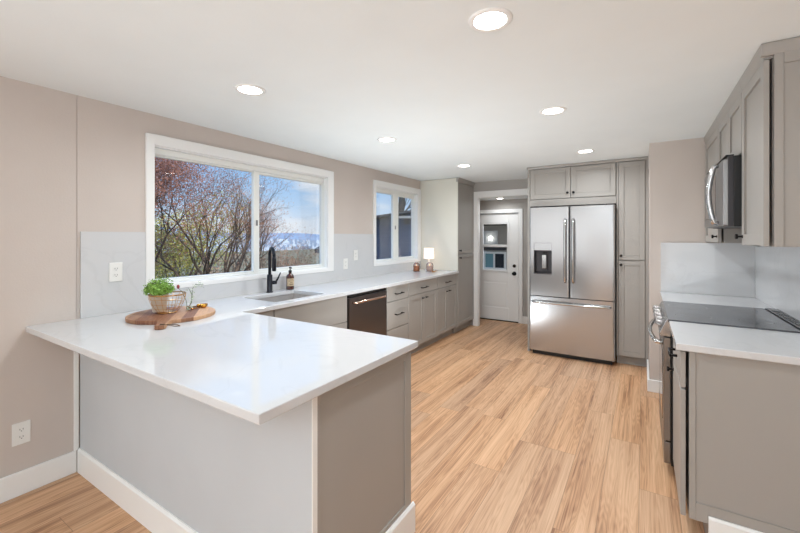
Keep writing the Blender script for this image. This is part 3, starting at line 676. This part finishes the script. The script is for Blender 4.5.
outlet((XW+.014, 3.57, 1.13), 'white outlet on the backsplash left of the small window')

# ------------------------------------------------------------------ ceiling lights
for x, y, lab, on in ((-.508, 1.471, 'round recessed ceiling light nearest the camera, top of the photo', 1), (-1.923, 1.427, 'round recessed ceiling light above the peninsula beside the big window', 1),
                  (-1.898, 2.80, 'round recessed ceiling light above the sink run between the windows', 1), (-1.814, 4.32, 'round recessed ceiling light before the tall pantry and hall opening', 1),
                  (-.514, 2.754, 'round recessed ceiling light in the middle of the kitchen aisle', 1), (-.484, 4.23, 'round recessed ceiling light just in front of the refrigerator cabinets', 1), (-1.93, 6.06, 'small recessed ceiling light in the hall beyond the opening', 0)):
    z = H if y < 5.9 else 2.02; k = 1 if y < 5.9 else .8
    o = thing('ceiling_light', lab, 'ceiling light', (x, y, z-.012))
    MB().lathe([(.063*k, -.004), (.066*k, -.006), (.080*k, -.006), (.086*k, -.001), (.086*k, 0), (.063*k, 0)], (x, y, z-.0005), 48).build('trim_ring', 'white_trim', o)
    MB().lathe([(0, -.0035), (.0635*k, -.0035)], (x, y, z), 48).build('diffuser', 'lamp_disc', o)
    l = light('ceiling_lamp', 'AREA', (x, y, z-.014), (0, 0, 0), CAN_W*(1 if on else .25), .13*k, None, (.89, .95, 1.0), 'DISK', math.radians(165)); l.parent = o; l.location = (0, 0, -.002)

# ------------------------------------------------------------------ board, basket, herb, sprig, scoops
cb = Vector((-2.47, 1.275, .9155)); hd = Vector((.70, -.52, 0)).normalized(); sd_ = Vector((-hd.y, hd.x, 0))
th = .022; pts = []; Rb_ = .24
a_h = math.asin(.036/Rb_)
for k in range(49):
    an = a_h+(2*math.pi-2*a_h)*k/48; p = hd*Rb_*math.cos(an)+sd_*Rb_*math.sin(an); pts.append(p)
hp = [(.275, -.027), (.30, -.024), (.355, -.028), (.375, -.020), (.382, 0), (.375, .020), (.355, .028), (.30, .024), (.275, .027)]
for a_, b2 in hp: pts.append(hd*a_+sd_*b2)
o = MB().prism([(cb.x+p.x, cb.y+p.y) for p in pts], 'z', cb.z, cb.z+th).build('cutting_board', 'acacia', bevel=.003)
tag(o, 'round striped wood cutting board with a short handle on the peninsula', 'cutting board')
lp = [cb+hd*.355+Vector((0, 0, th+.001)), cb+hd*.38+sd_*.03+Vector((0, 0, th+.004)), cb+hd*.37+sd_*.07+Vector((0, 0, .012)), cb+hd*.33+sd_*.09+Vector((0, 0, .004)), cb+hd*.30+sd_*.075+Vector((0, 0, .004)), cb+hd*.325+sd_*.045+Vector((0, 0, .014)), cb+hd*.355+Vector((0, 0, th+.003))]
MB().tube(lp, .0022, 6).build('hanging_cord', 'twine', o)
zb = cb.z+th+.0005; bc = (-2.50, 1.26)
o = thing('wire_basket', 'gold wire basket on the cutting board holding a potted herb', 'basket', (bc[0], bc[1], zb))
prof = [(.052, .003), (.072, .03), (.088, .06), (.098, .09), (.102, .117)]
mb = MB()
for r, z in (prof[0], prof[1], prof[2], prof[3], prof[4], (.101, .113)):
    mb.tube([(bc[0]+r*math.cos(2*math.pi*k/40), bc[1]+r*math.sin(2*math.pi*k/40), zb+z) for k in range(41)], .0013 if z < .11 else .002, 6, caps=False)
for k in range(16):
    an = 2*math.pi*k/16; mb.tube([(bc[0]+r*math.cos(an), bc[1]+r*math.sin(an), zb+z) for r, z in prof], .0013, 6)
mb.build('wire_cage', 'gold_wire', o)
MB().lathe([(0, .0015), (.051, .0015), (.051, .004), (0, .004)], (bc[0], bc[1], zb), 32).build('base_disc', 'gold_wire', o)
pc = (bc[0]-.03, bc[1]-.034)
o = thing('potted_herb', 'small bushy bright green herb in a pale pot inside the wire basket', 'potted plant', (pc[0], pc[1], zb+.008))
MB().lathe([(0, .008), (.032, .008), (.036, .012), (.047, .105), (.050, .108), (.050, .114), (.045, .114), (.044, .105), (0, .105)], (pc[0], pc[1], zb), 32).build('pot', 'pot_fabric', o)
def leafcloud(n, fn, size, jitter=.4, flat=.0):
    vs = []; fs = []
    for i in range(n):
        c, nrm = fn(); nrm = (Vector(nrm)+Vector(rng.normal(0, jitter, 3))).normalized(); u = nrm.orthogonal().normalized(); u.rotate(Matrix.Rotation(rng.uniform(0, 6.28), 3, nrm)); v = nrm.cross(u)
        s_ = size*rng.uniform(.6, 1.3); k = len(vs); c = Vector(c)
        vs += [c-u*s_, c+v*s_*.5+nrm*s_*.1, c+u*s_, c-v*s_*.5+nrm*s_*.1]; fs.append((k, k+1, k+2, k+3))
    return MB().add(vs, fs)
def herb_pt():
    d = Vector(rng.normal(0, 1, 3)); d.z = abs(d.z)*.8-.25; d.normalize(); r = rng.uniform(.55, 1)
    lump = 1+.13*math.sin(d.x*9+1)*math.cos(d.y*8)
    return (pc[0]+d.x*.084*r*lump, pc[1]+d.y*.084*r*lump, zb+.138+d.z*.084*r*lump), d
leafcloud(1500, herb_pt, .0085).build('foliage', 'herb_leaf', o, weld=False)
mb = MB()
for k in range(26):
    an = rng.uniform(0, 6.28); r = rng.uniform(.01, .075); mb.tube([(pc[0]+.01*math.cos(an), pc[1]+.01*math.sin(an), zb+.10), (pc[0]+r*math.cos(an), pc[1]+r*math.sin(an), zb+.17-r*.5)], .0014, 5)
mb.build('stems', 'herb_leaf', o)
# dried sprig leaning over basket rim
o = thing('dried_sprig', 'dried flower sprig with a small red bud leaning on the basket', 'flower', (-2.45, 1.36, zb))
def q(u, v, x): # helper spot near the basket, from measured offsets
    return (-2.46+u, 1.36+v, zb+x)
st = [[q(0, 0, .004), q(-.01, .0, .06), q(-.03, -.015, .12), q(-.05, -.03, .142)], [q(0, .005, .004), q(.005, .03, .07), q(-.02, .045, .13), q(-.04, .075, .155), q(-.02, .12, .15)], [q(0, 0, .004), q(.015, .02, .05), q(.0, .03, .10), q(-.02, .02, .14)]]
mb = MB()
for p in st: mb.tube(p, .0018, 6)
mb.build('stem', 'sprig_stem', o)
def sp():
    p = st[int(rng.integers(1, 3))]; k = int(rng.integers(0, len(p)-1)); t = rng.uniform(); c = Vector(p[k]).lerp(Vector(p[k+1]), t)+Vector(rng.normal(0, .008, 3)); c.z = max(c.z, zb+.006)
    return c, rng.normal(0, 1, 3)
leafcloud(90, sp, .007).build('leaf', 'sprig_leaf', o, weld=False)
MB().lathe([(0, 0), (.007, .004), (.0095, .012), (.008, .02), (.003, .026), (0, .026)], q(-.05, -.03, .138), 14).build('bud', 'bud', o)
# gold measuring scoops
o = thing('measuring_scoops', 'brass measuring scoops lying at the far edge of the cutting board', 'measuring scoops', (-2.54, 1.42, zb))
dsc = Vector((-.15, .95, 0)).normalized()
for k, (off, L_, r_) in enumerate(((0, .095, .023), (.03, .075, .017), (-.026, .065, .014))):
    p = Vector((-2.475+off*.8, 1.375+k*.006, zb+.004+k*.0035)); e_ = p+dsc*L_
    mb = MB().tube([p, p+dsc*.02, e_-dsc*.0], [.006, .0035, .004], 8); cc = e_+dsc*r_
    mb.lathe([(0, .0), (r_*.75, .0), (r_, .008), (r_, .019), (r_-.0015, .019), (r_-.002, .009), (r_*.7, .002), (0, .002)], (cc.x, cc.y, zb+.001), 20)
    mb.build('scoop', 'gold', o)
ring_c = Vector((-2.475, 1.372, zb+.012)); MB().tube([(ring_c.x+.013*math.cos(2*math.pi*k/20), ring_c.y, ring_c.z+.0105*math.sin(2*math.pi*k/20)) for k in range(21)], .0016, 6, caps=False).build('ring', 'gold', o)

# far corner: lamp, jars, tray piece
lx, ly = -2.66, 5.02
o = thing('table_lamp', 'small lit lamp with a white drum shade in the far counter corner', 'lamp', (lx, ly, .9155))
MB().lathe([(0, 0), (.05, 0), (.05, .008), (.012, .014), (.009, .03), (.009, .17), (0, .17)], (lx, ly, .9155), 24).build('base', 'white_trim', o)
MB().lathe([(.076, .17), (.072, .325), (.069, .325), (.073, .17)], (lx, ly, .9155), 40).build('lamp_shade', 'shade_lit', o)
MB().lathe([(0, .18), (.02, .2), (.026, .23), (.018, .26), (0, .27)], (lx, ly, .9155), 16).build('bulb', 'shade_lit', o)
pl = light('lamp_bulb', 'POINT', (0, 0, .3), (0, 0, 0), 1.6, color=(1, .78, .55)); pl.data.energy = .35; pl.parent = o; pl.data.shadow_soft_size = .03; pl.location = (0, 0, .245)
def jar(name, x, y, r, h, wax, lab, neck=True):
    o = thing(name, lab, 'candle', (x, y, .9155))
    MB().lathe([(0, 0), (r*.9, 0), (r, .006), (r, h*.72), (r*.8, h*.86), (r*.45, h*.95), (r*.4, h)], (x, y, .9155), 32).build('jar', 'jar_glass', o)
    MB().lathe([(0, .004), (r*.86, .004), (r*.93, .01), (r*.93, h*.62), (0, h*.62)], (x, y, .9155), 28).build('wax', wax, o)
    MB().lathe([(0, h*.62), (.004, h*.64), (.006, h*.69), (.003, h*.76), (0, h*.80)], (x, y, .9155), 10).build('flame', 'flame', o)
jar('candle_jar', -2.72, 4.76, .045, .125, 'copper_wax', 'copper-coloured candle jar on the far counter under the small window')
jar('candle_jar', -2.56, 4.86, .05, .13, 'candle_wax', 'pink-beige candle jar in front of the white lamp')
mb = MB()
for k in range(5): mb.tube([(-2.47+.008*k, 4.76+.006*k, .922+.002*k), (-2.49+.01*k, 4.87+.004*k, .923+.0012*k)], [.006, .0045], 8)
tag(mb.build('honey_dipper_bundle', 'gold'), 'small golden bundle lying on the counter before the candles', 'ornament')

# ------------------------------------------------------------------ outdoors
struct(bx(-60, -3.04, -30, 90, -1.4, -1.2).build('ground_outside', 'ground_brown'))
def grow(mb, tips, p, d, r, ln, lvl, maxl, spread=.5, up=.05, shrink=.72, nside=5, kids=(2, 3), seg=3):
    pts = [Vector(p)]; rs = [r]; dd = Vector(d).normalized()
    for i in range(seg):
        dd = (dd+Vector(rng.normal(0, .13, 3))+Vector((0, 0, up))).normalized(); pts.append(pts[-1]+dd*ln/seg); rs.append(r*(1-.32*(i+1)/seg))
        if lvl >= 2: tips.append((pts[-1], dd))
    mb.tube(pts, rs, nside if lvl < 3 else (4 if lvl < 5 else 3), caps=False)
    if lvl >= maxl: return
    for k in range(int(rng.integers(kids[0], kids[1]+1))):
        ax = dd.orthogonal().normalized(); ax.rotate(Matrix.Rotation(rng.uniform(0, 6.28), 3, dd)); nd = dd.copy(); nd.rotate(Matrix.Rotation(rng.uniform(.35, 1)*spread, 3, ax))
        b0 = pts[-1] if k == 0 or lvl == 0 else pts[-1-int(rng.integers(0, seg))]
        grow(mb, tips, b0, nd, rs[-1]*(.85 if k == 0 else .68), ln*shrink*rng.uniform(.8, 1.15), lvl+1, maxl, spread, up, shrink, nside, kids, seg)
def tree(base, stems, leafm, nleaf, lsize, label, name='tree', barkm='bark', maxl=5, r=.05, ln=1.1, spread=.55, scatter=.07, up=.04, group=None, minlvl=0):
    o = thing(name, label, 'tree', base, group); mb = MB(); tips = []
    for d in stems: grow(mb, tips, base, d, r*rng.uniform(.7, 1.1), ln*rng.uniform(.85, 1.15), 0, maxl, spread, up)
    mb.build('branches', barkm, o, weld=False)
    idx = rng.integers(0, len(tips), nleaf)
    it = iter(idx)
    def f():
        p, d = tips[int(next(it))]; return p+Vector(rng.normal(0, scatter, 3)), rng.normal(0, 1, 3)
    leafcloud(nleaf, f, lsize).build('foliage', leafm, o, weld=False)
    return o
def bush(c, rad, leafm, n, ls, label, name='shrub'):
    o = thing(name, label, 'shrub', (c[0], c[1], c[2]-rad[2])); mb = MB(); b0 = Vector((c[0], c[1], c[2]-rad[2]))
    lumps = [(Vector(rng.normal(0, .4, 3)), rng.uniform(.35, .6)) for _ in range(14)]
    for l_, _ in lumps:
        e2 = Vector((c[0]+l_.x*rad[0], c[1]+l_.y*rad[1], c[2]+l_.z*rad[2])); mb.tube([b0, b0.lerp(e2, .5)+Vector(rng.normal(0, .08, 3)), e2], [.03, .02, .008], 5)
    mb.build('branches', 'bark_dark', o, weld=False)
    def f():
        l_, s_ = lumps[int(rng.integers(0, len(lumps)))]; d = Vector(rng.normal(0, 1, 3)).normalized(); p = l_+d*s_*rng.uniform(.6, 1)**.5
        return (c[0]+p.x*rad[0], c[1]+p.y*rad[1], c[2]+p.z*rad[2]), d
    leafcloud(n, f, ls).build('foliage', leafm, o, weld=False); return o
V = Vector
tree((-6.3, 3.86, -.1), [V((.05, .7, 1)), V((.1, -.05, 1)), V((-.3, .35, 1)), V((.2, .5, 1)), V((.0, -.55, 1)), V((-.1, 1.1, .8)), V((0, .2, 1.1)), V((.1, -.9, .8)), V((-.2, .95, 1)), V((-.3, 1.5, .75))], 'leaf_rust', 13000, .011, 'multi-stemmed brown tree with rusty buds filling the big window', r=.042, ln=.95, maxl=6, spread=.5)
tree((-6.6, 2.35, -.1), [V((0, .1, 1)), V((.1, -.3, 1)), V((0, .5, 1)), V((-.2, 0, 1)), V((.1, .3, 1)), V((0, .8, .9))], 'leaf_red', 62000, .014, 'dense dark red-leaved tree at the left side of the big window', r=.04, ln=1.12, maxl=6, spread=.6, scatter=.13, barkm='bark_dark')
tree((-8.6, 6.3, -.8), [V((0, .5, 1)), V((.1, .1, 1)), V((0, .85, .8)), V((.2, -.3, 1)), V((0, 1.2, .8)), V((0, .6, .6))], 'leaf_rust', 6000, .012, 'thin bare-branched tree against the sky in the right pane', r=.028, ln=1.0, maxl=6, spread=.5)
bush((-11.5, 6.0, .7), (1.2, 2.2, 1.6), 'leaf_yellow', 14000, .032, 'yellow-green shrub behind the brown tree stems')
bush((-10.6, 3.6, .4), (1.2, 1.8, 1.4), 'leaf_olive', 13000, .032, 'olive shrub under the red-leaved tree')
bush((-9.4, 6.6, -.1), (.7, 1.3, .85), 'leaf_brown', 5000, .03, 'tan low shrub right of the brown tree trunk')
bush((-8.3, 4.6, -.05), (.6, 1.3, .75), 'leaf_brown', 5000, .025, 'brown dry undergrowth at the foot of the brown tree')
bush((-8.7, 3.0, 0), (.7, 1.2, .85), 'leaf_dark', 5000, .025, 'dark green low shrub at the lower left of the big window')
bush((-15.5, 12.6, -.45), (2.0, 3.6, 1.0), 'leaf_brown', 9000, .05, 'grey-brown thicket across the bottom of the right pane')
bush((-15.5, 6.6, .6), (1.4, 2.0, 1.7), 'leaf_dark', 9000, .05, 'dark thicket far behind the yellow shrub')
# distant slope, town and hills
def ridge(x, y0, y1, zb_, f, thick, name, m):
    mb = MB(); n = 60; pts = [(y0+(y1-y0)*k/n, f(k/n)) for k in range(n+1)]+[(y1, zb_), (y0, zb_)]
    mb.prism(pts, 'x', x, x-thick); return struct(mb.build(name, m))
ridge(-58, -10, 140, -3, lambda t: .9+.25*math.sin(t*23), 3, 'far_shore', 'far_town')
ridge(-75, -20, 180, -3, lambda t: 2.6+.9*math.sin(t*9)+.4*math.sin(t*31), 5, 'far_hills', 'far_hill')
# small dark neighbour roof seen at the right pane edge
o = thing('garden_shed', 'dark shed roof at the right edge of the big window', 'building', (-11.5, 12.7, -1.2))
bx(-11.9, -11.1, 12.3, 13.05, -1.2, .70).build('wall', 'dark_frame', o)
MB().prism([(12.15, .70), (13.3, .70), (13.3, .95), (12.75, 1.17), (12.15, .87)], 'x', -12.0, -11.0).build('roof', 'roof_dark', o)
# navy neighbour house
o = thing('neighbour_house', 'dark navy sided house with a sloping roof seen through the small window', 'building', (-8.5, 11.5, -1.2))
yf = 10.4
MB().prism([(-8.5, -1.2), (-3.6, -1.2), (-3.6, 2.38), (-8.5, 1.90)], 'y', yf, yf+4).build('wall', 'navy_siding', o)
MB().prism([(-8.7, 1.88), (-3.4, 2.40), (-3.4, 2.47), (-8.7, 1.95)], 'y', yf-.25, yf+4.2).build('roof', 'roof_dark', o)
o3 = thing('tree', 'dark tree trunk rising behind the navy house roof in the small window', 'tree', (-9.75, 15.5, -1.2))
MB().tube([(-9.75, 15.5, -1.2), (-9.75, 15.5, 1.5), (-9.8, 15.5, 2.3), (-9.65, 15.5, 3.0), (-9.55, 15.5, 4.6)], [.22, .2, .18, .16, .14], 10).build('trunk', 'bark_shade', o3)
mb = MB(); tips = []
for d in ((.6, .3, 1), (.8, 0, .6), (.7, .2, .2), (.5, .1, .8)): grow(mb, tips, V((-9.65, 15.5, 2.4)), V(d), .03, .7, 1, 5)
mb.build('branches', 'bark_shade', o3, weld=False)
# room seen through the door pane
struct(MB().box(-3.6, -.4, 9.0, 9.1, -.1, 2.6).build('wall_porch', 'hall_paint'))
struct(bx(-3.6, -.4, 6.6, 9.1, -.12, -.02).build('floor_porch', 'ground_brown'))
struct(bx(-4.2, -.4, 6.62, 9.1, 1.78, 1.82).build('ceiling_porch', 'hall_paint'))
for k in range(6):
    tag(bx(-4.2, -.4, 6.8+k*.36, 6.86+k*.36, 1.66, 1.775).build('ceiling_beam', 'dark_steel'), 'dark ceiling beam of the porch behind the door glass', 'beam', 'porch beams behind the door glass')
o = thing('porch_window', 'white-framed window seen through the lower door pane', 'window', (-2.99, 8.98, .6))
MB().box(-3.27, -3.22, 8.96, 8.995, .62, 1.05).box(-2.76, -2.71, 8.96, 8.995, .62, 1.05).box(-3.22, -2.76, 8.96, 8.995, 1.0, 1.05).box(-3.22, -2.76, 8.96, 8.995, .62, .67).box(-3.02, -2.98, 8.96, 8.995, .67, 1.0).build('frame', 'white_trim', o)
bx(-3.22, -3.02, 8.985, 8.99, .67, 1.0).build('pane', 'pane_teal', o); bx(-2.98, -2.76, 8.985, 8.99, .67, 1.0).build('pane', 'roof_dark', o)
tag(bx(-3.3, -2.7, 8.9, 8.995, 1.09, 1.15).build('dark_rail', 'dark_steel'), 'dark rail above the small window behind the door glass', 'rail')
o = thing('porch_wall_light', 'lit wall lantern on a pale board seen through the upper door pane', 'lamp', (-3.1, 8.98, 1.2))
bx(-3.26, -2.92, 8.975, 8.995, 1.2, 1.55).build('back_board', 'light_grey_panel', o)
MB().lathe([(0, 0), (.02, .01), (.028, .04), (.02, .07), (0, .08)], (-3.09, 8.93, 1.33), 16).build('bulb', 'lamp_disc', o)
light('porch_light', 'AREA', (-1.6, 7.4, 1.6), (0, math.radians(20), 0), 9, .5, .5)
